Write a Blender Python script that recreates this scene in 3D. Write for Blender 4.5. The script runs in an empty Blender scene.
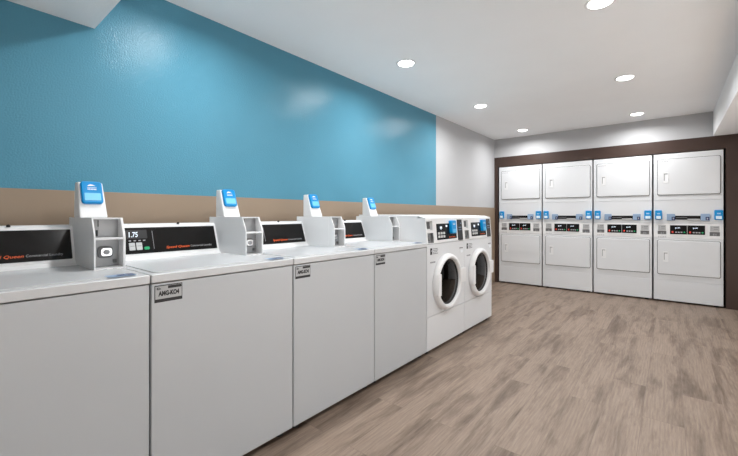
import bpy, bmesh, math, random
from mathutils import Matrix, Vector
random.seed(7)
SC = bpy.context.scene
COL = SC.collection
PI = math.pi

# ------------------------------------------------------------------ materials
def new_mat(name):
    m = bpy.data.materials.new(name)
    m.use_nodes = True
    nt = m.node_tree
    return m, nt, nt.nodes['Principled BSDF']

def srgb(r, g, b):
    def f(c):
        c /= 255.0
        return c / 12.92 if c <= 0.04045 else ((c + 0.055) / 1.055) ** 2.4
    return (f(r), f(g), f(b), 1.0)

def mat(name, col, rough=0.5, metal=0.0, spec=0.5, bump=None, vary=0.03, coat=0.0):
    """procedural paint / plastic / metal: a faint noise in tone and roughness, optional bump (scale, distance)"""
    m, nt, p = new_mat(name)
    tc = nt.nodes.new('ShaderNodeTexCoord')
    n = nt.nodes.new('ShaderNodeTexNoise')
    n.inputs['Scale'].default_value = 3.0
    n.inputs['Detail'].default_value = 3.0
    nt.links.new(tc.outputs['Object'], n.inputs['Vector'])
    cr = nt.nodes.new('ShaderNodeValToRGB')
    k0, k1 = 1 - vary, 1 + vary
    cr.color_ramp.elements[0].position = 0.3
    cr.color_ramp.elements[1].position = 0.7
    cr.color_ramp.elements[0].color = (col[0]*k0, col[1]*k0, col[2]*k0, 1)
    cr.color_ramp.elements[1].color = (min(1, col[0]*k1), min(1, col[1]*k1), min(1, col[2]*k1), 1)
    nt.links.new(n.outputs['Fac'], cr.inputs['Fac'])
    nt.links.new(cr.outputs['Color'], p.inputs['Base Color'])
    p.inputs['Roughness'].default_value = rough
    p.inputs['Metallic'].default_value = metal
    p.inputs['Specular IOR Level'].default_value = spec
    p.inputs['Coat Weight'].default_value = coat
    if bump:
        n2 = nt.nodes.new('ShaderNodeTexNoise')
        n2.inputs['Scale'].default_value = bump[0]
        n2.inputs['Detail'].default_value = 2.0
        nt.links.new(tc.outputs['Object'], n2.inputs['Vector'])
        b = nt.nodes.new('ShaderNodeBump')
        b.inputs['Strength'].default_value = bump[2] if len(bump) > 2 else 0.5
        b.inputs['Distance'].default_value = bump[1]
        nt.links.new(n2.outputs['Fac'], b.inputs['Height'])
        nt.links.new(b.outputs['Normal'], p.inputs['Normal'])
    return m

def emit_mat(name, col, strength):
    m, nt, p = new_mat(name)
    p.inputs['Base Color'].default_value = (0.8, 0.8, 0.8, 1)
    p.inputs['Emission Color'].default_value = col
    p.inputs['Emission Strength'].default_value = strength
    return m

def floor_mat():
    m, nt, p = new_mat('plank_floor')
    N, L = nt.nodes, nt.links
    tc = N.new('ShaderNodeTexCoord')
    sep = N.new('ShaderNodeSeparateXYZ'); L.new(tc.outputs['Object'], sep.inputs[0])
    swap = N.new('ShaderNodeCombineXYZ')
    L.new(sep.outputs['Y'], swap.inputs['X']); L.new(sep.outputs['X'], swap.inputs['Y'])
    br = N.new('ShaderNodeTexBrick')
    br.offset = 0.37; br.offset_frequency = 2
    br.inputs['Scale'].default_value = 1.0
    br.inputs['Brick Width'].default_value = 1.22
    br.inputs['Row Height'].default_value = 0.178
    br.inputs['Mortar Size'].default_value = 0.0009
    br.inputs['Mortar Smooth'].default_value = 0.3
    br.inputs['Bias'].default_value = 0.0
    br.inputs['Color1'].default_value = (0.0, 0.0, 0.0, 1)
    br.inputs['Color2'].default_value = (1.0, 1.0, 1.0, 1)
    br.inputs['Mortar'].default_value = (0.5, 0.5, 0.5, 1)
    L.new(swap.outputs[0], br.inputs['Vector'])
    # shift the grain from plank to plank
    off = N.new('ShaderNodeVectorMath'); off.operation = 'MULTIPLY_ADD'
    L.new(br.outputs['Color'], off.inputs[0]); off.inputs[1].default_value = (7.3, 3.1, 5.0)
    L.new(swap.outputs[0], off.inputs[2])
    def noise(scale, stretch, detail, rough=0.55, dist=0.0):
        mp = N.new('ShaderNodeMapping'); mp.inputs['Scale'].default_value = stretch
        L.new(off.outputs[0], mp.inputs['Vector'])
        n = N.new('ShaderNodeTexNoise'); n.inputs['Scale'].default_value = scale
        n.inputs['Detail'].default_value = detail; n.inputs['Roughness'].default_value = rough
        n.inputs['Distortion'].default_value = dist
        L.new(mp.outputs[0], n.inputs['Vector']); return n
    grain = noise(11.0, (0.7, 11.0, 1), 8, 0.72, 0.25)
    blot = noise(2.6, (0.6, 4.2, 1), 7, 0.66, 0.35)
    wav = N.new('ShaderNodeTexWave'); wav.wave_type = 'BANDS'; wav.bands_direction = 'Y'
    mpw = N.new('ShaderNodeMapping'); mpw.inputs['Scale'].default_value = (0.5, 3.0, 1)
    L.new(off.outputs[0], mpw.inputs['Vector']); L.new(mpw.outputs[0], wav.inputs['Vector'])
    wav.inputs['Scale'].default_value = 6.0; wav.inputs['Distortion'].default_value = 9.0
    wav.inputs['Detail'].default_value = 3.0; wav.inputs['Detail Scale'].default_value = 0.7
    base = N.new('ShaderNodeValToRGB')
    e = base.color_ramp.elements
    e[0].position = 0.33; e[0].color = FLOOR_D
    e[1].position = 0.54; e[1].color = FLOOR_L
    L.new(blot.outputs['Fac'], base.inputs['Fac'])
    gr = N.new('ShaderNodeValToRGB')
    gr.color_ramp.elements[0].position = 0.32; gr.color_ramp.elements[0].color = (0.66, 0.64, 0.62, 1)
    gr.color_ramp.elements[1].position = 0.62; gr.color_ramp.elements[1].color = (1.06, 1.06, 1.06, 1)
    L.new(grain.outputs['Fac'], gr.inputs['Fac'])
    mx = N.new('ShaderNodeMix'); mx.data_type = 'RGBA'; mx.blend_type = 'MULTIPLY'
    mx.inputs['Factor'].default_value = 0.75
    L.new(base.outputs['Color'], mx.inputs['A']); L.new(gr.outputs['Color'], mx.inputs['B'])
    wr = N.new('ShaderNodeValToRGB')
    wr.color_ramp.elements[0].color = (0.80, 0.785, 0.77, 1); wr.color_ramp.elements[1].color = (1.04, 1.04, 1.04, 1)
    L.new(wav.outputs['Fac'], wr.inputs['Fac'])
    mx2 = N.new('ShaderNodeMix'); mx2.data_type = 'RGBA'; mx2.blend_type = 'MULTIPLY'
    mx2.inputs['Factor'].default_value = 0.4
    L.new(mx.outputs['Result'], mx2.inputs['A']); L.new(wr.outputs['Color'], mx2.inputs['B'])
    # plank to plank tone
    pt = N.new('ShaderNodeValToRGB')
    pt.color_ramp.elements[0].color = (0.93, 0.925, 0.92, 1); pt.color_ramp.elements[1].color = (1.04, 1.04, 1.045, 1)
    L.new(br.outputs['Color'], pt.inputs['Fac'])
    mx3 = N.new('ShaderNodeMix'); mx3.data_type = 'RGBA'; mx3.blend_type = 'MULTIPLY'
    mx3.inputs['Factor'].default_value = 1.0
    L.new(mx2.outputs['Result'], mx3.inputs['A']); L.new(pt.outputs['Color'], mx3.inputs['B'])
    mx4 = N.new('ShaderNodeMix'); mx4.data_type = 'RGBA'; mx4.blend_type = 'MIX'
    L.new(br.outputs['Fac'], mx4.inputs['Factor'])
    L.new(mx3.outputs['Result'], mx4.inputs['A']); mx4.inputs['B'].default_value = srgb(112, 97, 86)
    L.new(mx4.outputs['Result'], p.inputs['Base Color'])
    p.inputs['Roughness'].default_value = 0.5
    p.inputs['Specular IOR Level'].default_value = 0.35
    bp_ = N.new('ShaderNodeBump'); bp_.inputs['Strength'].default_value = 0.15; bp_.inputs['Distance'].default_value = 0.002
    L.new(grain.outputs['Fac'], bp_.inputs['Height']); L.new(bp_.outputs['Normal'], p.inputs['Normal'])
    return m

def glass_mat():
    m, nt, p = new_mat('smoked_glass')
    N, L = nt.nodes, nt.links
    out = [n for n in N if n.type == 'OUTPUT_MATERIAL'][0]
    tr = N.new('ShaderNodeBsdfTransparent'); tr.inputs['Color'].default_value = (0.035, 0.035, 0.037, 1)
    gl = N.new('ShaderNodeBsdfGlossy'); gl.inputs['Roughness'].default_value = 0.04
    fr = N.new('ShaderNodeFresnel'); fr.inputs['IOR'].default_value = 1.33
    mx = N.new('ShaderNodeMixShader')
    L.new(fr.outputs[0], mx.inputs[0]); L.new(tr.outputs[0], mx.inputs[1]); L.new(gl.outputs[0], mx.inputs[2])
    L.new(mx.outputs[0], out.inputs['Surface'])
    return m

FLOOR_D = srgb(104, 88, 76)
FLOOR_L = srgb(146, 129, 115)
M = {}
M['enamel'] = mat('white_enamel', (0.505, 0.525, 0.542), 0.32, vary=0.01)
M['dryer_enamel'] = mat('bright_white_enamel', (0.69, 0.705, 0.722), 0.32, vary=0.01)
M['wall_white'] = mat('white_paint', (0.86, 0.87, 0.88), 0.6, vary=0.01)
M['enamel_lit_top'] = mat('white_enamel_lit_top', (0.60, 0.61, 0.62), 0.25, vary=0.01)  # same enamel as the fronts, lightened for the light on worktop and lid
M['plastic'] = mat('white_plastic', (0.78, 0.785, 0.79), 0.4, vary=0.01)
M['box_grey'] = mat('light_grey_plastic', (0.77, 0.78, 0.79), 0.35, vary=0.015)
M['grey_metal'] = mat('grey_metal', (0.34, 0.345, 0.35), 0.4, metal=0.5, vary=0.06)
M['chrome'] = mat('chrome', (0.75, 0.75, 0.76), 0.18, metal=1.0)
M['recess'] = mat('dark_recess', (0.16, 0.162, 0.165), 0.55, vary=0.08)
M['black_gloss'] = mat('black_gloss', (0.010, 0.0095, 0.0095), 0.16, spec=0.22, vary=0.1)
M['black'] = mat('black_rubber', (0.015, 0.015, 0.016), 0.6, vary=0.1)
M['seal'] = mat('dark_grey_rubber', (0.02, 0.02, 0.021), 0.5, vary=0.1)
M['strip'] = mat('charcoal_plastic', (0.038, 0.039, 0.043), 0.5, spec=0.25, vary=0.1)
M['blue'] = mat('bright_blue_plastic', srgb(0, 138, 204), 0.3, spec=0.3, vary=0.04)
M['blue_light'] = mat('pale_blue_window', srgb(110, 196, 240), 0.25, vary=0.06)
M['white_window'] = mat('white_window', srgb(225, 240, 250), 0.25, vary=0.03)
M['blue_grey'] = mat('blue_grey_metal', srgb(140, 163, 190), 0.35, vary=0.08)
M['navy'] = mat('navy_plastic', srgb(35, 50, 95), 0.3, vary=0.1)
M['orange'] = mat('orange_print', srgb(245, 100, 38), 0.4)
M['print_grey'] = mat('grey_print', srgb(165, 165, 168), 0.4)
M['print_white'] = mat('white_print', srgb(235, 238, 242), 0.4)
M['print_black'] = mat('black_print', srgb(25, 25, 27), 0.4)
M['label'] = mat('silver_label', srgb(176, 177, 178), 0.4, vary=0.04)
M['green'] = mat('green_button', srgb(20, 165, 105), 0.4)
M['red'] = mat('red_print', srgb(215, 60, 50), 0.4)
M['key'] = mat('grey_key', srgb(190, 192, 192), 0.4, vary=0.05)
M['led'] = emit_mat('led_readout', (0.45, 0.7, 1.0, 1), 0.5)
M['glass'] = glass_mat()
M['drum'] = mat('steel_drum', (0.5, 0.5, 0.51), 0.3, metal=1.0, vary=0.1)
M['teal'] = mat('teal_paint', srgb(85, 141, 163), 0.16, spec=0.15, bump=(130, 0.004, 0.45), vary=0.02)
M['wall_grey'] = mat('pale_grey_paint', srgb(182, 183, 185), 0.55, bump=(95, 0.003, 0.3), vary=0.01)
M['ceiling'] = mat('ceiling_paint', (0.90, 0.92, 0.935), 0.8, bump=(120, 0.003, 0.2), vary=0.01)
M['taupe'] = mat('taupe_wainscot', srgb(146, 128, 109), 0.5, vary=0.02)
M['brown'] = mat('dark_brown_paint', srgb(66, 51, 45), 0.36, spec=0.35, bump=(90, 0.003, 0.25), vary=0.03)
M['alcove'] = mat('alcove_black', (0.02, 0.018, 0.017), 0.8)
M['floor'] = floor_mat()
M['lens'] = emit_mat('lamp_lens', (1.0, 0.985, 0.96, 1), 9.0)

# ------------------------------------------------------------------ mesh helpers (a machine's own frame: x right, -y outward at the front, z up)
def BM():
    return bmesh.new()

def merge(dst, src):
    me = bpy.data.meshes.new('tmp')
    src.to_mesh(me); src.free()
    dst.from_mesh(me)
    bpy.data.meshes.remove(me)

def bevel_sharp(b, w, seg, ang=50, sel=None):
    if w <= 0: return
    b.normal_update()
    es = [e for e in b.edges if len(e.link_faces) == 2 and e.calc_face_angle(0) > math.radians(ang)]
    if sel: es = [e for e in es if sel(e)]
    if es:
        bmesh.ops.bevel(b, geom=es, offset=w, segments=seg, affect='EDGES', profile=0.5)

def box(bm, x0, x1, y0, y1, z0, z1, bev=0.0, seg=2, sel=None):
    b = bmesh.new()
    bmesh.ops.create_cube(b, size=1.0)
    for v in b.verts:
        v.co = Vector(((x0+x1)/2 + v.co.x*(x1-x0), (y0+y1)/2 + v.co.y*(y1-y0), (z0+z1)/2 + v.co.z*(z1-z0)))
    bevel_sharp(b, bev, seg, sel=sel)
    merge(bm, b)
    return bm

def prism(bm, pts, axis, a0, a1, bev=0.0, seg=2, ang=50, sel=None):
    """polygon pts extruded along an axis. axis 'x': pts are (y,z); 'y': (x,z); 'z': (x,y)"""
    b = bmesh.new()
    def P(p, a):
        return {'x': (a, p[0], p[1]), 'y': (p[0], a, p[1]), 'z': (p[0], p[1], a)}[axis]
    lo = [b.verts.new(P(p, a0)) for p in pts]
    hi = [b.verts.new(P(p, a1)) for p in pts]
    n = len(pts)
    b.faces.new(lo); b.faces.new(hi)
    for i in range(n):
        b.faces.new((lo[i], lo[(i+1) % n], hi[(i+1) % n], hi[i]))
    bmesh.ops.recalc_face_normals(b, faces=b.faces)
    bevel_sharp(b, bev, seg, ang, sel)
    merge(bm, b)
    return bm

def rrect(x0, x1, z0, z1, r, n=5):
    pts = []
    for cx, cz, a0 in ((x1-r, z1-r, 0), (x0+r, z1-r, 90), (x0+r, z0+r, 180), (x1-r, z0+r, 270)):
        for i in range(n+1):
            a = math.radians(a0 + 90*i/n)
            pts.append((cx + r*math.cos(a), cz + r*math.sin(a)))
    return pts

def plate(bm, x0, x1, z0, z1, yf, yb, r=0.01, bev=0.003, seg=2):
    """rounded-corner plate, front at yf (smaller y), back at yb, front rim rounded"""
    mid = (yf + yb)/2
    return prism(bm, rrect(x0, x1, z0, z1, r), 'y', yf, yb, bev, seg, 60,
                 sel=lambda e: all(v.co.y < mid for v in e.verts))

def lathe(bm, prof, cx, cz, n=48, cap0=False, cap1=False):
    """profile (y, r) turned about the y axis through (cx, cz)"""
    b = bmesh.new()
    rings = []
    for y, r in prof:
        if r < 1e-6:
            rings.append([b.verts.new((cx, y, cz))])
        else:
            rings.append([b.verts.new((cx + r*math.cos(2*PI*i/n), y, cz + r*math.sin(2*PI*i/n))) for i in range(n)])
    for A, B2 in zip(rings, rings[1:]):
        for i in range(n):
            j = (i+1) % n
            if len(A) == 1: b.faces.new((A[0], B2[i], B2[j]))
            elif len(B2) == 1: b.faces.new((A[i], A[j], B2[0]))
            else: b.faces.new((A[i], A[j], B2[j], B2[i]))
    if cap0 and len(rings[0]) > 1: b.faces.new(rings[0])
    if cap1 and len(rings[-1]) > 1: b.faces.new(rings[-1])
    bmesh.ops.recalc_face_normals(b, faces=b.faces)
    merge(bm, b)
    return bm

def cyl_z(bm, cx, cy, z0, z1, r, n=24, bev=0.0):
    return prism(bm, [(cx + r*math.cos(2*PI*i/n), cy + r*math.sin(2*PI*i/n)) for i in range(n)], 'z', z0, z1, bev, 2, 50)

def holed_sheet(bm, x0, x1, z0, z1, y, holes):
    """flat front sheet at y with rectangular holes (hx0,hx1,hz0,hz1)"""
    xs = sorted({x0, x1, *[h[0] for h in holes], *[h[1] for h in holes]})
    zs = sorted({z0, z1, *[h[2] for h in holes], *[h[3] for h in holes]})
    b = bmesh.new()
    vs = {}
    def V(x, z):
        if (x, z) not in vs: vs[(x, z)] = b.verts.new((x, y, z))
        return vs[(x, z)]
    for xa, xb in zip(xs, xs[1:]):
        for za, zb in zip(zs, zs[1:]):
            mx, mz = (xa+xb)/2, (za+zb)/2
            if any(h[0] < mx < h[1] and h[2] < mz < h[3] for h in holes): continue
            b.faces.new((V(xa, za), V(xb, za), V(xb, zb), V(xa, zb)))
    merge(bm, b)
    return bm

def cup(bm, x0, x1, z0, z1, yf, yb, slope=0.0):
    """open box seen from the front: four inner walls and a back"""
    b = bmesh.new()
    f = [b.verts.new(c) for c in ((x0, yf, z0), (x1, yf, z0), (x1, yf, z1), (x0, yf, z1))]
    k = [b.verts.new(c) for c in ((x0, yb, z0), (x1, yb, z0), (x1, yb-slope, z1), (x0, yb-slope, z1))]
    b.faces.new(k)
    for i in range(4):
        j = (i+1) % 4
        b.faces.new((f[i], f[j], k[j], k[i]))
    merge(bm, b)
    return bm

def text_bm(bm, body, x, y, z, h, shear=0.0, align='LEFT', width=None, thick=0.0006, bold=0.0):
    """raised lettering facing -y, baseline start at (x, y, z), cap height about h"""
    cu = bpy.data.curves.new('letters', 'FONT')
    cu.body = body; cu.size = h*1.42; cu.shear = shear; cu.align_x = align
    cu.offset = bold; cu.extrude = thick; cu.resolution_u = 3
    o = bpy.data.objects.new('letters', cu); COL.objects.link(o)
    dg = bpy.context.evaluated_depsgraph_get(); dg.update()
    me = bpy.data.meshes.new_from_object(o.evaluated_get(dg))
    sx = 1.0
    if width:
        xs = [v.co.x for v in me.vertices]
        sx = width/(max(xs)-min(xs))
    me.transform(Matrix.Translation((x, y, z)) @ Matrix.Rotation(PI/2, 4, 'X') @ Matrix.Diagonal((sx, 1, 1, 1)))
    bm.from_mesh(me)
    bpy.data.objects.remove(o); bpy.data.curves.remove(cu); bpy.data.meshes.remove(me)
    return bm

def obj(name, bm, m, parent=None, xf=None, label=None, smooth=True, loc=None):
    if xf is not None: bm.transform(xf)
    me = bpy.data.meshes.new(name)
    bm.to_mesh(me); bm.free()
    if smooth:
        for p in me.polygons: p.use_smooth = True
        me.set_sharp_from_angle(angle=math.radians(38))
    for mm in (m if isinstance(m, (list, tuple)) else [m]):
        me.materials.append(M[mm])
    o = bpy.data.objects.new(name, me); COL.objects.link(o)
    if smooth:
        wn = o.modifiers.new('weighted_normals', 'WEIGHTED_NORMAL'); wn.keep_sharp = True; wn.weight = 100
    if parent: o.parent = parent
    if loc: o.location = loc
    if label: o['label'] = label
    return o

def thing(name, label, cat, loc, rz=0.0, group=None):
    o = bpy.data.objects.new(name, None); COL.objects.link(o)
    o.empty_display_size = 0.2
    o.location = loc; o.rotation_euler = (0, 0, rz)
    o['label'] = label; o['category'] = cat
    if group: o['group'] = group
    return o

def struct(name, bm, m, label=None, smooth=False):
    o = obj(name, bm, m, smooth=smooth)
    o['kind'] = 'structure'
    if label: o['label'] = label
    return o

def copy_tree(o, parent=None):
    c = o.copy(); COL.objects.link(c)
    if parent: c.parent = parent
    for ch in list(o.children):
        copy_tree(ch, c)
    return c

# ------------------------------------------------------------------ the room
XL, YB, H, HL = 0.0, 5.492, 2.352, 2.055         # left wall, back wall, high and low ceiling heights
XS, YS = 2.653, 0.021                            # where the low ceiling begins (right side, near end)
XR, YN = 3.75, -3.1                              # unseen right and near walls
T = 0.12
ZW = 1.228
YT = 3.528                                       # end of the teal paint

b = BM(); box(b, XL-T, XR+T, YN-T, YB+0.9, -0.1, 0.0); struct('floor', b, 'floor', 'taupe wood-look plank floor')
# left wall: three paint areas on one wall
b = bmesh.new()
def quad(b, pts, mi=0):
    f = b.faces.new([b.verts.new(p) for p in pts]); f.material_index = mi
quad(b, [(0, YN, 0), (0, YT, 0), (0, YT, 2.6), (0, YN, 2.6)], 0)
quad(b, [(0, YT, 0), (0, YB+.02, 0), (0, YB+.02, 2.6), (0, YT, 2.6)], 1)
quad(b, [(-T, YN, 0), (-T, YN, 2.6), (-T, YB+.02, 2.6), (-T, YB+.02, 0)], 1)
quad(b, [(0, YN, 2.6), (0, YB+.02, 2.6), (-T, YB+.02, 2.6), (-T, YN, 2.6)], 1)
struct('wall_left', b, ['teal', 'wall_grey'], 'wall painted teal, pale grey towards the dryers')
b = BM(); box(b, 0.0, 0.006, YN, YB, 0.0, ZW, 0.002)
struct('trim_1', b, 'taupe', 'taupe wainscot band behind the washers')
# back wall: grey above, opening for the dryers below
AX0, AX1, AZ = 0.058, 2.762, 1.898
b = BM(); box(b, XL-T, XR+T, YB, YB+T, HL, 2.6); struct('wall_back', b, 'wall_grey', 'pale grey wall above the dryers')
b = BM()
box(b, XL, AX0, YB-0.003, YB+T, 0, HL); box(b, AX1, XR, YB-0.003, YB+T, 0, HL); box(b, AX0, AX1, YB-0.003, YB+T, AZ, HL)
struct('trim_2', b, 'brown', 'dark brown surround framing the dryers')
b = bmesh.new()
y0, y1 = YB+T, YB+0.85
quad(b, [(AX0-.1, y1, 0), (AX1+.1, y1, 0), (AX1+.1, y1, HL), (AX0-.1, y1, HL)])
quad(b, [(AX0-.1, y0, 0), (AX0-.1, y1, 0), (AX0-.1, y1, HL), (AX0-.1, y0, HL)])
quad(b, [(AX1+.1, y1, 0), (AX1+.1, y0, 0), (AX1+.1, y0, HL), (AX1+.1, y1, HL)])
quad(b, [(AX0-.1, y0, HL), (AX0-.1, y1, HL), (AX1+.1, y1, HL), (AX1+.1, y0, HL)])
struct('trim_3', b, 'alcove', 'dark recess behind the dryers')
b = BM(); box(b, XR, XR+T, YN-T, YB, 0, 2.6); struct('wall_right', b, 'wall_white')
b = BM(); box(b, XL-T, XR+T, YN-T, YN, 0, 2.6); struct('wall_near', b, 'wall_white')
b = BM(); box(b, XL, XS+0.1, YS-0.1, YB, H, H+0.12); struct('ceiling', b, 'ceiling', 'high pale ceiling with recessed lights')
# dropped ceiling along the right side and the near end
b = BM()
prism(b, [(XL, YN), (XR, YN), (XR, YB), (XS, YB), (XS, YS), (XL, YS)], 'z', HL, H+0.1)
struct('ceiling_soffit', b, 'ceiling', 'dropped soffit along the right and the near end')
b = BM(); box(b, XR-.012, XR, YN, YB, 0, 0.1, .003); struct('baseboard_right', b, 'brown')
b = BM(); box(b, XL, XR, YN, YN+.012, 0, 0.1, .003); struct('baseboard_near', b, 'brown')

# ------------------------------------------------------------------ recessed lights and unseen fill lamps
def downlight(x, y, z, label, watts, spread=164, col=(1.0, 1.0, 1.0)):
    t = thing('recessed_downlight', label, 'ceiling light', (x, y, z), 0, 'round recessed ceiling lights')
    b = BM()
    n = 40
    prof = [(0.002, 0.062), (-0.004, 0.064), (-0.006, 0.070), (-0.0045, 0.078), (0.0, 0.082)]
    bb = bmesh.new(); lathe(bb, prof, 0, 0, n)
    bb.transform(Matrix.Rotation(-PI/2, 4, 'X'))
    for v in bb.verts: v.co.z = -abs(v.co.z) if v.co.z > 0.0021 else v.co.z
    merge(b, bb)
    obj('trim_ring', b, 'plastic', t)
    b = BM()
    bb = bmesh.new(); lathe(bb, [(0.0, 0.0625), (0.006, 0.061), (0.010, 0.050), (0.012, 0.03), (0.0125, 0.0)], 0, 0, n)
    bb.transform(Matrix.Rotation(-PI/2, 4, 'X'))
    for v in bb.verts: v.co.z = -abs(v.co.z)
    merge(b, bb)
    obj('lens', b, 'lens', t)
    li = bpy.data.lights.new('lamp', 'AREA'); li.shape = 'DISK'; li.size = 0.13; li.energy = watts
    li.color = col; li.spread = math.radians(spread)
    lo = bpy.data.objects.new('lamp', li); COL.objects.link(lo); lo.parent = t
    lo.location = (0, 0, -0.016)
    return t

W = 12.0
lxs, lys = (0.585, 1.94), (0.455, 1.98, 3.503, 5.043)
names = {(0, 1): 'round recessed light above the third washer, nearest of the three beside the teal wall',
         (0, 2): 'round recessed light near the far end of the teal wall, above the front-load washers',
         (0, 3): 'round recessed light in front of the leftmost dryers, beside the pale grey wall',
         (1, 1): 'round recessed light at the top edge of the photo, nearest on the soffit side',
         (1, 2): 'middle round recessed light of the row beside the soffit',
         (1, 3): 'round recessed light in front of the third dryer, farthest on the soffit side',
         (0, 0): 'round recessed light out of frame above the first washers',
         (1, 0): 'round recessed light out of frame above the aisle'}
for i, x in enumerate(lxs):
    for j, y in enumerate(lys):
        downlight(x, y, H, names[(i, j)], W)
LW = 31.0  # added out-of-view fill lamps; their floor bounce brightens ceiling and dryers
for x, y, lab in ((3.5, -2.0, 'added round fill light in the low ceiling behind the camera'),
                  (3.5, -0.6, 'added round fill light in the low soffit beside the camera'),
                  (3.5, 0.8, 'added round fill light in the low soffit right of the first washers'),
                  (3.5, 2.2, 'added round fill light in the low soffit right of the aisle'),
                  (3.5, 3.6, 'added round fill light in the low soffit before the brown wall')):
    downlight(x, y, HL, lab, LW, 38, (0.93, 0.975, 1.0))

# ------------------------------------------------------------------ top-load washers
XC = 0.425                                        # a washer's middle, from the wall
def D(xw): return XC - xw                         # distance from the wall -> depth in the machine's frame

def make_top_loader():
    t = thing('top_load_washer', 'x', 'washing machine', (XC, 0, 0), PI/2, 'top-load washers in the row')
    hw = 0.3275
    # cabinet
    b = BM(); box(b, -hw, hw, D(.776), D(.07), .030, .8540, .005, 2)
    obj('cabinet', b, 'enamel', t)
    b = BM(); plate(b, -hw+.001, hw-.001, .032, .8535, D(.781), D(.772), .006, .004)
    obj('front_panel', b, 'enamel', t)
    # top
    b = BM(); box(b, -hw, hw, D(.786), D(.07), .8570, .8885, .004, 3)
    obj('worktop', b, 'enamel_lit_top', t)
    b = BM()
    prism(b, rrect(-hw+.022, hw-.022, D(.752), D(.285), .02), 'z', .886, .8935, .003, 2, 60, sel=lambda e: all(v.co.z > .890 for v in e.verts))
    obj('lid', b, 'enamel_lit_top', t)
    # console
    prof = [(D(.07), .888), (D(.270), .888), (D(.264), .898), (D(.250), .905), (D(.199), 1.051), (D(.190), 1.061), (D(.176), 1.064), (D(.07), 1.064)]
    b = BM(); prism(b, prof, 'x', -hw, hw, .0025, 2, 40)
    con = obj('console', b, 'plastic', t)
    b = BM()
    cyl_z(b, .017, D(.192), 1.060, 1.0685, .0065, 16, .001)
    prism(b, rrect(.014, .020, D(.196), D(.188), .001), 'z', 1.067, 1.071)
    obj('top_screw', b, 'black', con)
    tilt = math.atan2(.049, .141)
    X = Matrix.Translation((0, D(.2235), .9805)) @ Matrix.Rotation(-tilt, 4, 'X')
    x0, x1 = -hw+.018, hw-.115
    b = BM(); plate(b, x0, x1, -.065, .069, -.0022, .004, .004, .001)
    pan = obj('control_panel', b, 'black_gloss', t, X)
    yb = -.0032
    b = BM(); text_bm(b, 'Speed Queen', -.062, yb, -.047, .0125, .25, width=.118, bold=.0001)
    obj('brand_lettering', b, 'orange', pan, X, 'orange slanted lettering')
    b = BM(); text_bm(b, 'Commercial Laundry', .062, yb, -.0462, .0105, .12, width=.118)
    obj('lettering', b, 'print_grey', pan, X, 'thin grey lettering')
    # display and keys at the left
    b = BM(); plate(b, x0+.074, x0+.166, .012, .056, -.003, .001, .003, .0008)
    disp = obj('display', b, 'black', pan, X)
    b = BM(); text_bm(b, '1.75', x0+.079, -.0036, .020, .026, .12, bold=.0003, width=.040)
    obj('readout', b, 'led', disp, X, 'pale blue lit digits')
    b = BM()
    for k in range(4): box(b, x0+.082+k*.021, x0+.092+k*.021, -.0029, 0, -.001, .004)
    obj('indicator_row', b, 'print_grey', pan, X)
    for k in range(2):
        b = BM(); plate(b, x0+.081+k*.031, x0+.107+k*.031, -.047, -.009, -.005, 0, .003, .0012)
        kk = obj('button', b, 'key', pan, X)
        b = BM(); box(b, x0+.085+k*.031, x0+.103+k*.031, -.0055, -.004, -.0275, -.0255)
        obj('button_line', b, 'recess', kk, X)
    b = BM(); plate(b, x0+.146, x0+.170, -.047, -.032, -.005, 0, .006, .0012)
    obj('start_button', b, 'green', pan, X, 'green start button')
    b = BM(); box(b, x0+.190, x0+.1915, yb, 0, -.045, .05)
    obj('panel_divider', b, 'print_grey', pan, X)
    # coin box: an open-fronted hood at the right end
    bx0, bx1 = hw-.1065, hw+.0015
    prof = [(D(.525), .8895), (D(.525), 1.016), (D(.519), 1.038), (D(.488), 1.098), (D(.135), 1.098), (D(.135), 1.058), (D(.188), 1.058), (D(.240), .8895)]
    hood = [(D(.525), .8895), (D(.525), 1.016), (D(.519), 1.038), (D(.488), 1.098), (D(.470), 1.098), (D(.470), .8895)]
    b = BM()
    prism(b, hood, 'x', bx0, bx0+.006, .0012, 2, 40)
    prism(b, hood, 'x', bx1-.009, bx1, .0012, 2, 40)
    body = [(D(.455), .8895), (D(.455), 1.098), (D(.135), 1.098), (D(.135), 1.058), (D(.188), 1.058), (D(.240), .8895)]
    prism(b, body, 'x', bx0+.001, bx1-.001, .0015, 2, 40)
    # hood sides carried back along the body, top, divider shelf and sill
    prism(b, [(D(.47), .8895), (D(.47), 1.098), (D(.40), 1.098), (D(.40), .8895)], 'x', bx0, bx0+.006)
    prism(b, [(D(.47), .8895), (D(.47), 1.098), (D(.40), 1.098), (D(.40), .8895)], 'x', bx1-.009, bx1)
    box(b, bx0+.003, bx1-.003, D(.490), D(.40), 1.092, 1.098, .001)
    box(b, bx0+.003, bx1-.005, D(.524), D(.45), 1.010, 1.018, .0015)
    box(b, bx0+.003, bx1-.005, D(.524), D(.45), .8895, .8990, .0015)
    cb = obj('coin_box', b, 'box_grey', t)
    b = BM(); box(b, bx0+.0062, bx1-.0092, D(.462), D(.450), 1.019, 1.0915)
    box(b, bx0+.030, bx0+.032, D(.464), D(.46), 1.035, 1.09)
    obj('slot_plate', b, 'grey_metal', cb)
    b = BM(); box(b, bx0+.0275, bx0+.0305, D(.4645), D(.455), 1.062, 1.088, .0005)
    box(b, bx0+.021, bx0+.028, D(.4645), D(.455), 1.024, 1.048, .0005)
    obj('coin_slot', b, 'black', cb)
    b = BM(); box(b, bx0+.0062, bx1-.0092, D(.468), D(.450), .9000, 1.0095)
    obj('vault_plate', b, 'grey_metal', cb)
    cx, cz = (bx0+bx1)/2 - .003, .958
    b = BM(); plate(b, cx-.026, cx+.026, cz-.024, cz+.024, D(.476), D(.466), .014, .003)
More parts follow.
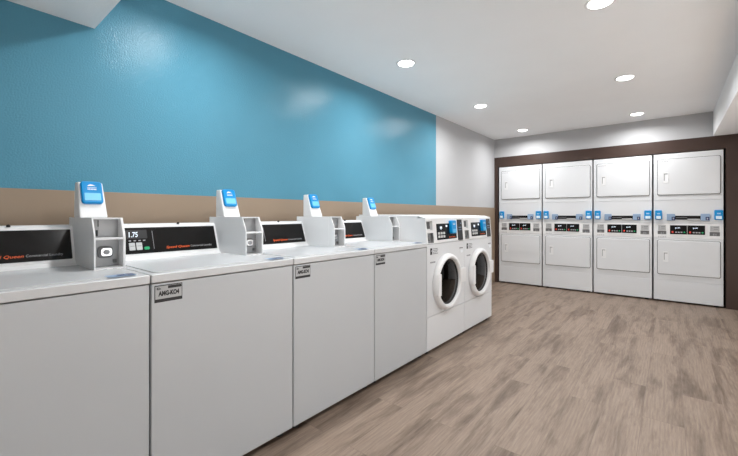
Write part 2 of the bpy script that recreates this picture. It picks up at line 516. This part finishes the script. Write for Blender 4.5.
    obj('lock_surround', b, 'recess', cb)
    b = BM(); plate(b, cx-.017, cx+.022, cz-.017, cz+.017, D(.482), D(.474), .010, .002)
    lk = obj('lock_cover', b, 'chrome', cb)
    b = BM(); lathe(b, [(D(.478), .0105), (D(.486), .0105), (D(.487), .009), (D(.4845), .0075), (D(.4845), 0)], cx+.002, cz, 24)
    obj('lock_cylinder', b, 'grey_metal', lk)
    for xa, xb in ((cx-.02, cx-.008), (cx+.012, cx+.026)):
        b = BM(); box(b, xa, xb, D(.5255), D(.52), .8910, .8945)
        obj('sill_slot', b, 'recess', cb)
    b = BM(); box(b, bx1-.030, bx1-.018, D(.478), D(.466), .912, .926, .001)
    obj('vault_latch', b, 'recess', cb)
    # card reader tower on the coin box
    b = bmesh.new()
    ya, yb2 = D(.300), D(.203)
    zt, zb = 1.2555, 1.097
    lo = [(bx0+.004, ya, zb), (bx1-.001, ya, zb), (bx1-.001, yb2, zb), (bx0+.004, yb2, zb)]
    hi = [(bx0+.008, D(.243), zt), (bx1-.007, D(.243), zt), (bx1-.007, D(.200), zt), (bx0+.008, D(.200), zt)]
    L = [b.verts.new(c) for c in lo]; U = [b.verts.new(c) for c in hi]
    b.faces.new(L[::-1]); b.faces.new(U)
    for i in range(4): b.faces.new((L[i], L[(i+1) % 4], U[(i+1) % 4], U[i]))
    bevel_sharp(b, .006, 3, 40)
    cr = obj('card_reader', b, 'plastic', t)
    t2 = math.atan2(.057, .1585)
    X2 = Matrix.Translation(((bx0+bx1)/2 + .001, D(.2715), 1.176)) @ Matrix.Rotation(-t2, 4, 'X')
    fw = .0395
    b = BM(); prism(b, rrect(-fw, fw, -.020, .085, .013), 'y', -.014, .004, .006, 3, 60, sel=lambda e: all(v.co.y < -.005 for v in e.verts))
    face = obj('reader_face', b, 'blue', cr, X2, 'bright blue reader face')
    b = BM(); plate(b, -fw+.009, fw-.009, -.008, .028, -.0162, -.010, .004, .002)
    obj('reader_window', b, 'blue_light', face, X2, 'pale blue window')
    b = BM()
    prism(b, [(-.016, .060), (-.012, .066), (-.004, .069), (.006, .067), (.014, .0615), (.006, .0625), (-.004, .0615)], 'y', -.0147, -.012)
    box(b, -.017, .017, -.0147, -.012, .053, .0545)
    for k in range(6): box(b, -.016+k*.0056, -.0122+k*.0056, -.0147, -.012, .043, .0485)
    obj('reader_mark', b, 'print_white', face, X2, 'small white mark')
    # sticker on the worktop near the front edge
    b = BM(); box(b, .205, .290, D(.762), D(.712), .8925, .8942)
    st = obj('top_sticker', b, 'blue_grey', t, None, 'blue grey sticker')
    b = BM()
    box(b, .238, .262, D(.755), D(.722), .894, .8946); box(b, .268, .288, D(.758), D(.716), .894, .8946)
    obj('sticker_print', b, 'navy', st)
    # number label on the front
    b = BM(); box(b, -hw+0.0110, -hw+0.1110, D(.7822), D(.780), .782, .846)
    lb = obj('number_label', b, 'print_black', t, None, 'black bordered silver label')
    b = BM(); box(b, -hw+0.0135, -hw+0.1085, D(.7828), D(.780), .7945, .8425)
    lf = obj('label_face', b, 'label', lb)
    b = BM(); yl = D(.7833)
    text_bm(b, 'ID:', -hw+0.0180, yl, .8295, .0085, bold=.0004)
    text_bm(b, 'AMG-KO4', -hw+0.0250, yl, .8065, .0165, width=.075, bold=.0012)
    box(b, -hw+0.0580, -hw+0.1075, yl, D(.781), .831, .8415)
    obj('label_print', b, 'print_black', lf)
    for sx in (-1, 1):
        for yy in (D(.73), D(.12)):
            b = BM(); cyl_z(b, sx*.28, yy, 0.0, .030, .022, 16)
            obj('foot', b, 'black', t)
    return t

tl = make_top_loader()
tl_labels = ['white top-load washer at the left edge of the photo, nearest of the row',
             'white top-load washer second from the left, with a lit display on its black panel',
             'white top-load washer third from the left, between two other top-loaders',
             'white top-load washer standing against the two front-loaders, last top-loader of the row']
for k in range(4):
    o = tl if k == 0 else copy_tree(tl)
    o.location = (XC, -.33 + .66*k, 0)
    o['label'] = tl_labels[k]

# ------------------------------------------------------------------ front-load washers
def make_front_loader():
    t = thing('front_load_washer', 'x', 'washing machine', (XC, 0, 0), PI/2, 'front-load washers at the end of the row')
    hw = .335
    cz, R0 = .545, .208
    cu = -.012                                    # the door sits a little left of centre
    # cabinet shell: sides, back, top are one closed body behind an open front
    b = BM()
    box(b, -hw, -hw+.012, D(.772), D(.07), .030, .872, .002); box(b, hw-.012, hw, D(.772), D(.07), .030, .872, .002)
    box(b, -hw, hw, D(.082), D(.07), .030, .872); box(b, -hw, hw, D(.76), D(.07), .862, .872); box(b, -hw, hw, D(.76), D(.07), .030, .042)
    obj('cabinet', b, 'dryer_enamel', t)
    # front panel with round opening
    b = bmesh.new()
    z0, z1, n = .299, .874, 64
    yf, yb = D(.780), D(.768)
    def ring_rect(y):
        out = []
        for i in range(n):
            a = 2*PI*(i+.5)/n
            c, s = math.cos(a), math.sin(a)
            k = min((hw)/abs(c) if abs(c) > 1e-6 else 9, ((z1-cz) if s > 0 else (cz-z0))/abs(s) if abs(s) > 1e-6 else 9)
            out.append((c*k, y, cz+s*k))
        # snap nearest to the corners
        for X_, Z_ in ((hw, z1), (-hw, z1), (-hw, z0), (hw, z0)):
            j = min(range(n), key=lambda q: (out[q][0]-X_)**2 + (out[q][2]-Z_)**2)
            out[j] = (X_, y, Z_)
        return out
    rf = [b.verts.new(p) for p in ring_rect(yf)]
    cf = [b.verts.new((cu+R0*math.cos(2*PI*(i+.5)/n), yf, cz+R0*math.sin(2*PI*(i+.5)/n))) for i in range(n)]
    rb = [b.verts.new(p) for p in ring_rect(yb)]
    cb_ = [b.verts.new((v.co.x, yb, v.co.z)) for v in cf]
    for i in range(n):
        j = (i+1) % n
        b.faces.new((rf[i], rf[j], cf[j], cf[i])); b.faces.new((rf[j], rf[i], rb[i], rb[j])); b.faces.new((cf[i], cf[j], cb_[j], cb_[i]))
    bmesh.ops.recalc_face_normals(b, faces=b.faces)
    obj('front_panel', b, 'dryer_enamel', t)
    b = BM(); plate(b, -hw, hw, .031, .2955, D(.781), D(.765), .004, .003)
    obj('lower_panel', b, 'dryer_enamel', t)
    # drum and rubber seal behind the glass
    b = BM(); lathe(b, [(D(.70), .225), (D(.30), .225), (D(.28), .20), (D(.275), 0)], cu, cz, 40)
    dr = obj('drum', b, 'drum', t)
    for k in range(3):
        a = PI/2 + k*2*PI/3
        b = BM(); prism(b, [(-.03, -.225), (.03, -.225), (.012, -.165), (-.012, -.165)], 'y', D(.66), D(.32), .004, 2)
        obj('lifter', b, 'drum', dr, Matrix.Translation((cu, 0, cz)) @ Matrix.Rotation(a, 4, 'Y'))
    b = BM(); lathe(b, [(D(.778), .2085), (D(.76), .209), (D(.74), .198), (D(.72), .20), (D(.70), .226)], cu, cz, 48)
    obj('door_seal', b, 'seal', t)
    # door: white ring, smoked bowl, handle, hinge
    b = BM()
    lathe(b, [(D(.782), .238), (D(.798), .237), (D(.812), .231), (D(.821), .220), (D(.824), .209), (D(.821), .200), (D(.812), .194), (D(.797), .190), (D(.786), .188), (D(.782), .192)], cu, cz, 64)
    dd = obj('door', b, 'plastic', t)
    b = BM(); lathe(b, [(D(.790), .190), (D(.794), .180), (D(.806), .126), (D(.811), .06), (D(.812), 0)], cu, cz, 56)
    obj('door_glass', b, 'glass', dd, None, 'dark smoked glass')
    b = BM(); lathe(b, [(D(.797), .193), (D(.800), .186), (D(.796), .176), (D(.787), .174), (D(.782), .190)], cu, cz, 56)
    obj('glass_gasket', b, 'black', dd)
    b = BM(); plate(b, cu-.219, cu-.164, cz-.095, cz+.085, D(.8255), D(.797), .008, .004)
    obj('handle', b, 'plastic', dd)
    b = BM(); plate(b, cu+.222, hw-.006, cz-.045, cz+.085, D(.806), D(.778), .008, .004)
    obj('hinge', b, 'plastic', dd)
    # console
    xbt, xtp = .7805, .7625
    prof = [(D(.07), .8775), (D(xbt), .8775), (D(xtp), 1.083), (D(.700), 1.100), (D(.60), 1.105), (D(.07), 1.112)]
    tilt = math.atan2(xbt-xtp, 1.083-.8775)
    X = Matrix.Translation((0, D((xbt+xtp)/2), .980)) @ Matrix.Rotation(-tilt, 4, 'X')
    # front sheet with the two coin openings, body set just behind it
    hx = -hw+.014
    holes = [(hx, hx+.092, .006, .080), (hx+.006, hx+.096, -.096, -.016)]
    bodyp = [(D(.07), .8775), (D(xbt)+.03, .8775), (D(xtp)+.03, 1.083), (D(.700), 1.099), (D(.60), 1.105), (D(.07), 1.112)]
    b = BM(); prism(b, bodyp, 'x', -hw, hw, .002, 2, 40)
    sh = BM(); holed_sheet(sh, -hw, hw, -.1025, .1035, 0, holes)
    e_ = bmesh.new()
    # rim of the front sheet: sides, bottom and rolled top edge
    for (xa, xb) in ((-hw, -hw+.002), (hw-.002, hw)): box(e_, xa, xb, 0.0001, .031, -.1025, .1035)
    box(e_, -hw, hw, 0.0001, .031, -.1025, -.1005)
    sh2 = bmesh.new(); merge(sh2, sh); merge(sh2, e_)
    sh2.transform(X); merge(b, sh2)
    prism(b, [(D(xtp), 1.082), (D(xtp)+.0015, 1.085), (D(.70), 1.1005), (D(.69), 1.0995), (D(.70), 1.083)], 'x', -hw, hw)
    con = obj('console', b, 'plastic', t)
    b = BM(); cup(b, *holes[0], 0, .024, .006); obj('coin_chute', b, 'box_grey', con, X)
    b = BM(); h0 = holes[0]
    for k in range(3): box(b, h0[0]+.028+k*.018, h0[0]+.033+k*.018, .010, .02, h0[2]+.012, h0[3]-.006)
    box(b, h0[0]+.006, h0[0]+.022, .010, .02, h0[3]-.016, h0[3]-.004)
    obj('coin_slot', b, 'recess', con, X)
    b = BM(); cup(b, *holes[1], 0, .026); obj('coin_vault', b, 'grey_metal', con, X)
    h1 = holes[1]
    b = BM(); lathe(b, [(.026, .022), (.012, .022), (.010, .019), (.010, 0)], (h1[0]+h1[1])/2+.004, (h1[2]+h1[3])/2, 28)
    obj('vault_lock', b, 'recess', con, X)
    px0, px1 = -hw+.168, -hw+.522
    b = BM(); plate(b, px0, px1, -.078, .056, -.003, .004, .003, .001)
    pan = obj('control_panel', b, 'black_gloss', t, X)
    b = BM()
    box(b, px0+.055, px0+.090, -.0037, 0, .014, .032); box(b, px0+.062, px0+.080, -.0037, 0, .006, .010)
    box(b, px0+.158, px0+.185, -.0037, 0, .026, .042)
    obj('readout', b, 'led', pan, X)
    for i in range(3):
        for j in range(2):
            b = BM(); plate(b, px0+.016+i*.043, px0+.048+i*.043, -.062+j*.028, -.042+j*.028, -.0055, 0, .003, .001)
            obj('button', b, 'key', pan, X)
    b = BM(); text_bm(b, 'Speed Queen', px0+.205, -.0037, -.066, .0095, .25, width=.115)
    obj('brand_lettering', b, 'orange', pan, X, 'orange slanted lettering')
    b = BM(); plate(b, px0+.222, px0+.312, -.034, .080, -.028, -.0005, .012, .005, 3)
    rd = obj('card_reader', b, 'blue', t, X, 'bright blue card reader')
    b = BM(); plate(b, px0+.240, px0+.300, -.026, .006, -.0305, -.026, .004, .0015)
    obj('reader_window', b, 'blue_light', rd, X)
    b = BM(); box(b, px0+.245, px0+.290, -.0287, -.026, .054, .056)
    for k in range(5): box(b, px0+.246+k*.009, px0+.252+k*.009, -.0287, -.026, .042, .049)
    obj('reader_mark', b, 'print_white', rd, X)
    b = BM(); plate(b, -hw+.548, -hw+.640, -.098, .088, -.006, .004, .004, .002)
    sp = obj('instruction_strip', b, 'strip', t, X, 'charcoal strip with small pale marks')
    b = BM()
    for z in (-.01, .012): 
        for k in range(3): box(b, -hw+.565+k*.02, -hw+.575+k*.02, -.0066, -.004, z, z+.009)
    box(b, -hw+.60, -hw+.625, -.0066, -.004, .05, .056)
    obj('strip_print', b, 'blue_grey', sp, X)
    # labels on the front panel
    yl = D(.7812)
    b = BM(); box(b, -hw+.050, -hw+.080, yl, D(.779), .790, .842)
    wl = obj('warning_label', b, 'print_black', t, None, 'black square label')
    b = BM(); box(b, -hw+.067, -hw+.073, D(.7816), D(.780), .815, .824); obj('label_symbol', b, 'print_white', wl)
    b = BM()
    for k, (a, c) in enumerate(((.095, .170), (.095, .175), (.095, .160), (.095, .175))):
        x = a
        while x < c:
            w = random.uniform(.006, .014); box(b, -hw+x, -hw+min(x+w, c), yl, D(.779), .832-k*.013, .8375-k*.013); x += w+.004
    for k in range(5): box(b, -hw+.052+k*.017, -hw+.063+k*.017, yl, D(.779), .722+.0*k, .733)
    obj('label_lines', b, 'recess', t, None, 'grey printed lines')
    b = BM(); box(b, -hw+.572, -hw+.640, D(.7815), D(.779), .805, .814)
    obj('badge', b, 'recess', t)
    b = BM(); plate(b, -hw+.584, -hw+.640, .765, .792, D(.783), D(.779), .012, .001)
    obj('rating_badge', b, 'print_white', t, None, 'small white oval badge')
    for sx in (-1, 1):
        for yy in (D(.73), D(.12)):
            b = BM(); cyl_z(b, sx*.28, yy, 0.0, .0305, .022, 16)
            obj('foot', b, 'black', t)
    return t

fl = make_front_loader()
fl_labels = ['white front-load washer next to the last top-loader, nearer of the two round-door washers',
             'white front-load washer at the far end of the row, beside the leftmost dryer']
for k in range(2):
    o = fl if k == 0 else copy_tree(fl)
    o.location = (XC, 1.98 + .675*(k+.5), 0)
    o['label'] = fl_labels[k]

# ------------------------------------------------------------------ stacked dryers
def make_dryer():
    t = thing('stacked_dryer', 'x', 'tumble dryer', (0, 0, 0), 0, 'stacked dryers set in the brown surround')
    hw, F = .3265, -.35
    u = lambda x: x - .335
    b = BM(); box(b, -hw, hw, F+.006, .34, .020, 1.886, .003)
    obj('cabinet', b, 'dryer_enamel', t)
    b = BM(); plate(b, -hw, hw, 1.2955, 1.886, F, F+.012, .004, .003)
    # groove round the door is a shallow raised plate, dark with painted shade
    obj('upper_panel', b, 'dryer_enamel', t)
    b = BM(); plate(b, -hw, hw, 1.0035, 1.2890, F, F+.012, .003, .003)
    obj('middle_panel', b, 'dryer_enamel', t)
    b = BM(); plate(b, -hw, hw, .023, .2755, F, F+.012, .004, .003)
    obj('lower_panel', b, 'dryer_enamel', t)
    # control fascia with coin openings
    hl = (u(.050), u(.136), .862, .906); hr = (u(.541), u(.631), .855, .903)
    b = BM(); holed_sheet(b, -hw, hw, .820, .9995, F-.002, [hl, hr])
    r_ = bmesh.new(); box(r_, -hw, hw, F-.0018, F+.012, .820, .8215); box(r_, -hw, hw, F-.0018, F+.012, .998, .9995)
    box(r_, -hw, -hw+.002, F-.0018, F+.012, .820, .9995); box(r_, hw-.002, hw, F-.0018, F+.012, .820, .9995); merge(b, r_)
    fas = obj('control_fascia', b, 'plastic', t)
    b = BM(); plate(b, -hw, hw, .2815, .8165, F, F+.012, .004, .003)
    obj('door_surround', b, 'dryer_enamel', t)
    for h, s in ((hl, 1), (hr, -1)):
        b = BM(); cup(b, *h, F-.002, F+.004)
        c = obj('coin_cup', b, 'recess', fas)
        b = BM(); plate(b, h[0]+.004, h[1]-.004, h[3]+.006, h[3]+.074, F-.006, F-.001, .004, .0015)
        cp = obj('coin_plate', b, 'label', fas)
        b = BM(); box(b, h[0]+.018, h[0]+.021, F-.0068, F-.004, h[3]+.03, h[3]+.064)
        box(b, h[0]+.034, h[1]-.012, F-.0068, F-.004, h[3]+.052, h[3]+.058)
        box(b, h[0]+.034, h[1]-.018, F-.0068, F-.004, h[3]+.032, h[3]+.037)
        obj('coin_slot', b, 'recess', cp)
        b = BM(); box(b, h[0]+.03, h[0]+.042, F-.003, F+.004, h[2]+.004, h[2]+.03); box(b, h[0]+.052, h[0]+.06, F-.003, F+.004, h[2]+.006, h[2]+.028)
        obj('coin_chute', b, 'grey_metal', c)
    b = BM()
    for k in range(2):
        for q in range(4): box(b, u(.052)+q*.022, u(.068)+q*.022, F-.0026, F-.001, .834-k*.010, .8385-k*.010)
    obj('fascia_print', b, 'print_grey', fas)
    # paired displays
    b = BM(); plate(b, u(.158), u(.515), .850, .9915, F-.006, F-.001, .004, .002)
    bez = obj('display_bezel', b, 'plastic', t)
    for a, c_ in ((.172, .3355), (.3385, .501)):
        b = BM(); plate(b, u(a), u(c_), .866, .979, F-.008, F-.004, .003, .001)
        d = obj('display', b, 'black_gloss', bez)
        yy = F-.0088
        b = BM(); box(b, u(a+.052), u(a+.096), yy, F-.006, .942, .947); box(b, u(a+.052), u(a+.058), yy, F-.006, .934, .952); box(b, u(a+.078), u(a+.096), yy, F-.006, .948, .952)
        obj('readout', b, 'led', d)
        b = BM()
        for k in range(3): box(b, u(a+.050+k*.026), u(a+.068+k*.026), yy, F-.006, .884, .899)
        obj('cycle_keys', b, 'print_grey', d)
        b = BM(); plate(b, u(a+.016), u(a+.034), .882, .906, yy, F-.006, .006, .0003); obj('stop_key', b, 'red', d)
        b = BM(); plate(b, u(a+.130), u(a+.148), .884, .900, yy, F-.006, .006, .0003); obj('start_key', b, 'green', d)
    # dark tray bar with blue-grey ends
    b = BM(); box(b, u(.215), u(.468), F-.012, F+.002, 1.050, 1.099, .004)
    bar = obj('tray_bar', b, 'black_gloss', t)
    b = BM(); box(b, u(.23), u(.335), F-.0135, F-.010, 1.070, 1.078, .001)
    obj('tray_groove', b, 'recess', bar)
    b = BM(); box(b, u(.338), u(.455), F-.0145, F-.008, 1.040, 1.062, .002); obj('tray_lip', b, 'label', bar)
    for a, c_, wx in ((.140, .222, .188), (.460, .544, .504)):
        b = BM(); plate(b, u(a), u(c_), 1.038, 1.122, F-.018, F-.001, .006, .004)
        e = obj('end_block', b, 'blue_grey', bar)
        b = BM(); plate(b, u(wx), u(wx+.034), 1.043, 1.086, F-.0195, F-.015, .003, .001)
        w_ = obj('block_window', b, 'navy', e)
        b = BM(); box(b, u(wx+.011), u(wx+.022), F-.0202, F-.019, 1.054, 1.074); obj('window_mark', b, 'label', w_)
    # card readers
    for a, c_ in ((.024, .094), (.582, .658)):
        b = BM(); plate(b, u(a), u(c_), 1.050, 1.168, F-.030, F-.001, .010, .006, 3)
        r = obj('card_reader', b, 'blue', t, None, 'bright blue card reader')
        b = BM(); plate(b, u(a+.012), u(c_-.012), 1.060, 1.096, F-.0325, F-.028, .004, .0015)
        obj('reader_window', b, 'white_window', r)
        b = BM(); box(b, u(a+.020), u(c_-.020), F-.0308, F-.028, 1.130, 1.1325); box(b, u(a+.022), u(c_-.022), F-.0308, F-.028, 1.120, 1.125)
        obj('reader_mark', b, 'print_white', r)
    # doors
    for z0, z1, hz, top in ((1.364, 1.815, 1.585, True), (.356, .786, .578, False)):
        b = BM(); plate(b, u(.043), u(.641), z0-.006, z1+.006, F-.001, F+.006, .020, .0005)
        obj('door_gap_shade', b, 'recess', t)  # solid dark rim, shadow of the door gap put into its colour
        b = BM(); plate(b, u(.050), u(.634), z0, z1, F-.014, F+.002, .018, .007, 3)
        d = obj('door', b, 'dryer_enamel', t)
        b = BM()
        hx0, hx1 = u(.104), u(.158)
        # recessed pull: raised rim, dark pocket, small latch
        for q in ((hx0, hx1, hz+.058, hz+.066), (hx0, hx1, hz-.066, hz-.058), (hx0, hx0+.007, hz-.066, hz+.066), (hx1-.007, hx1, hz-.066, hz+.066)):
            box(b, q[0], q[1], F-.019, F-.012, q[2], q[3], .0025)
        hd = obj('handle', b, 'plastic', d)
        b = BM(); box(b, hx0+.005, hx1-.005, F-.0148, F-.012, hz-.06, hz+.06)
        obj('handle_pocket', b, 'box_grey', hd)
        b = BM(); box(b, hx0+.008, hx0+.016, F-.017, F-.013, hz-.040, hz+.05, .002); box(b, hx0+.008, hx1-.010, F-.017, F-.013, hz+.040, hz+.05, .002)
        obj('handle_grip', b, 'grey_metal', hd)
        if top:
            b = BM()
            for k in range(4): box(b, u(.066)+k*.024, u(.084)+k*.024, F-.0146, F-.013, 1.786, 1.793)
            obj('door_print', b, 'print_grey', d)
    for sx in (-1, 1):
        for yy in (F+.06, .28):
            b = BM(); cyl_z(b, sx*.27, yy, 0.0, .0205, .022, 16)
            obj('foot', b, 'black', t)
    return t

dr = make_dryer()
dr_labels = ['white stacked dryer leftmost in the brown surround, beside the far front-load washer',
             'white stacked dryer second from the left in the brown surround',
             'white stacked dryer third from the left, below the farthest soffit-side light',
             'white stacked dryer rightmost, against the wide brown wall on the right']
for k in range(4):
    o = dr if k == 0 else copy_tree(dr)
    o.location = (.07 + .67*(k+.5), 5.487 + .35, 0)
    o['label'] = dr_labels[k]

# ------------------------------------------------------------------ camera and view
cam = bpy.data.cameras.new('camera')
cam.sensor_fit = 'HORIZONTAL'; cam.sensor_width = 36.0
cam.lens = 36.0*366.035/738.0
cam.shift_y = -(228.0-214.845)/738.0
cam.clip_start = 0.05
co = bpy.data.objects.new('camera', cam); COL.objects.link(co)
co.location = (2.2572, -.5279, 1.1099)
co.rotation_euler = (PI/2, 0, .689)
SC.camera = co

w = bpy.data.worlds.new('world'); SC.world = w; w.use_nodes = True
w.node_tree.nodes['Background'].inputs[0].default_value = (0.8, 0.85, 0.9, 1)
w.node_tree.nodes['Background'].inputs[1].default_value = 0.3
SC.view_settings.view_transform = 'Standard'
SC.view_settings.look = 'None'
SC.view_settings.exposure = 0.0
SC.view_settings.gamma = 1.0
SC.view_settings.use_curve_mapping = False
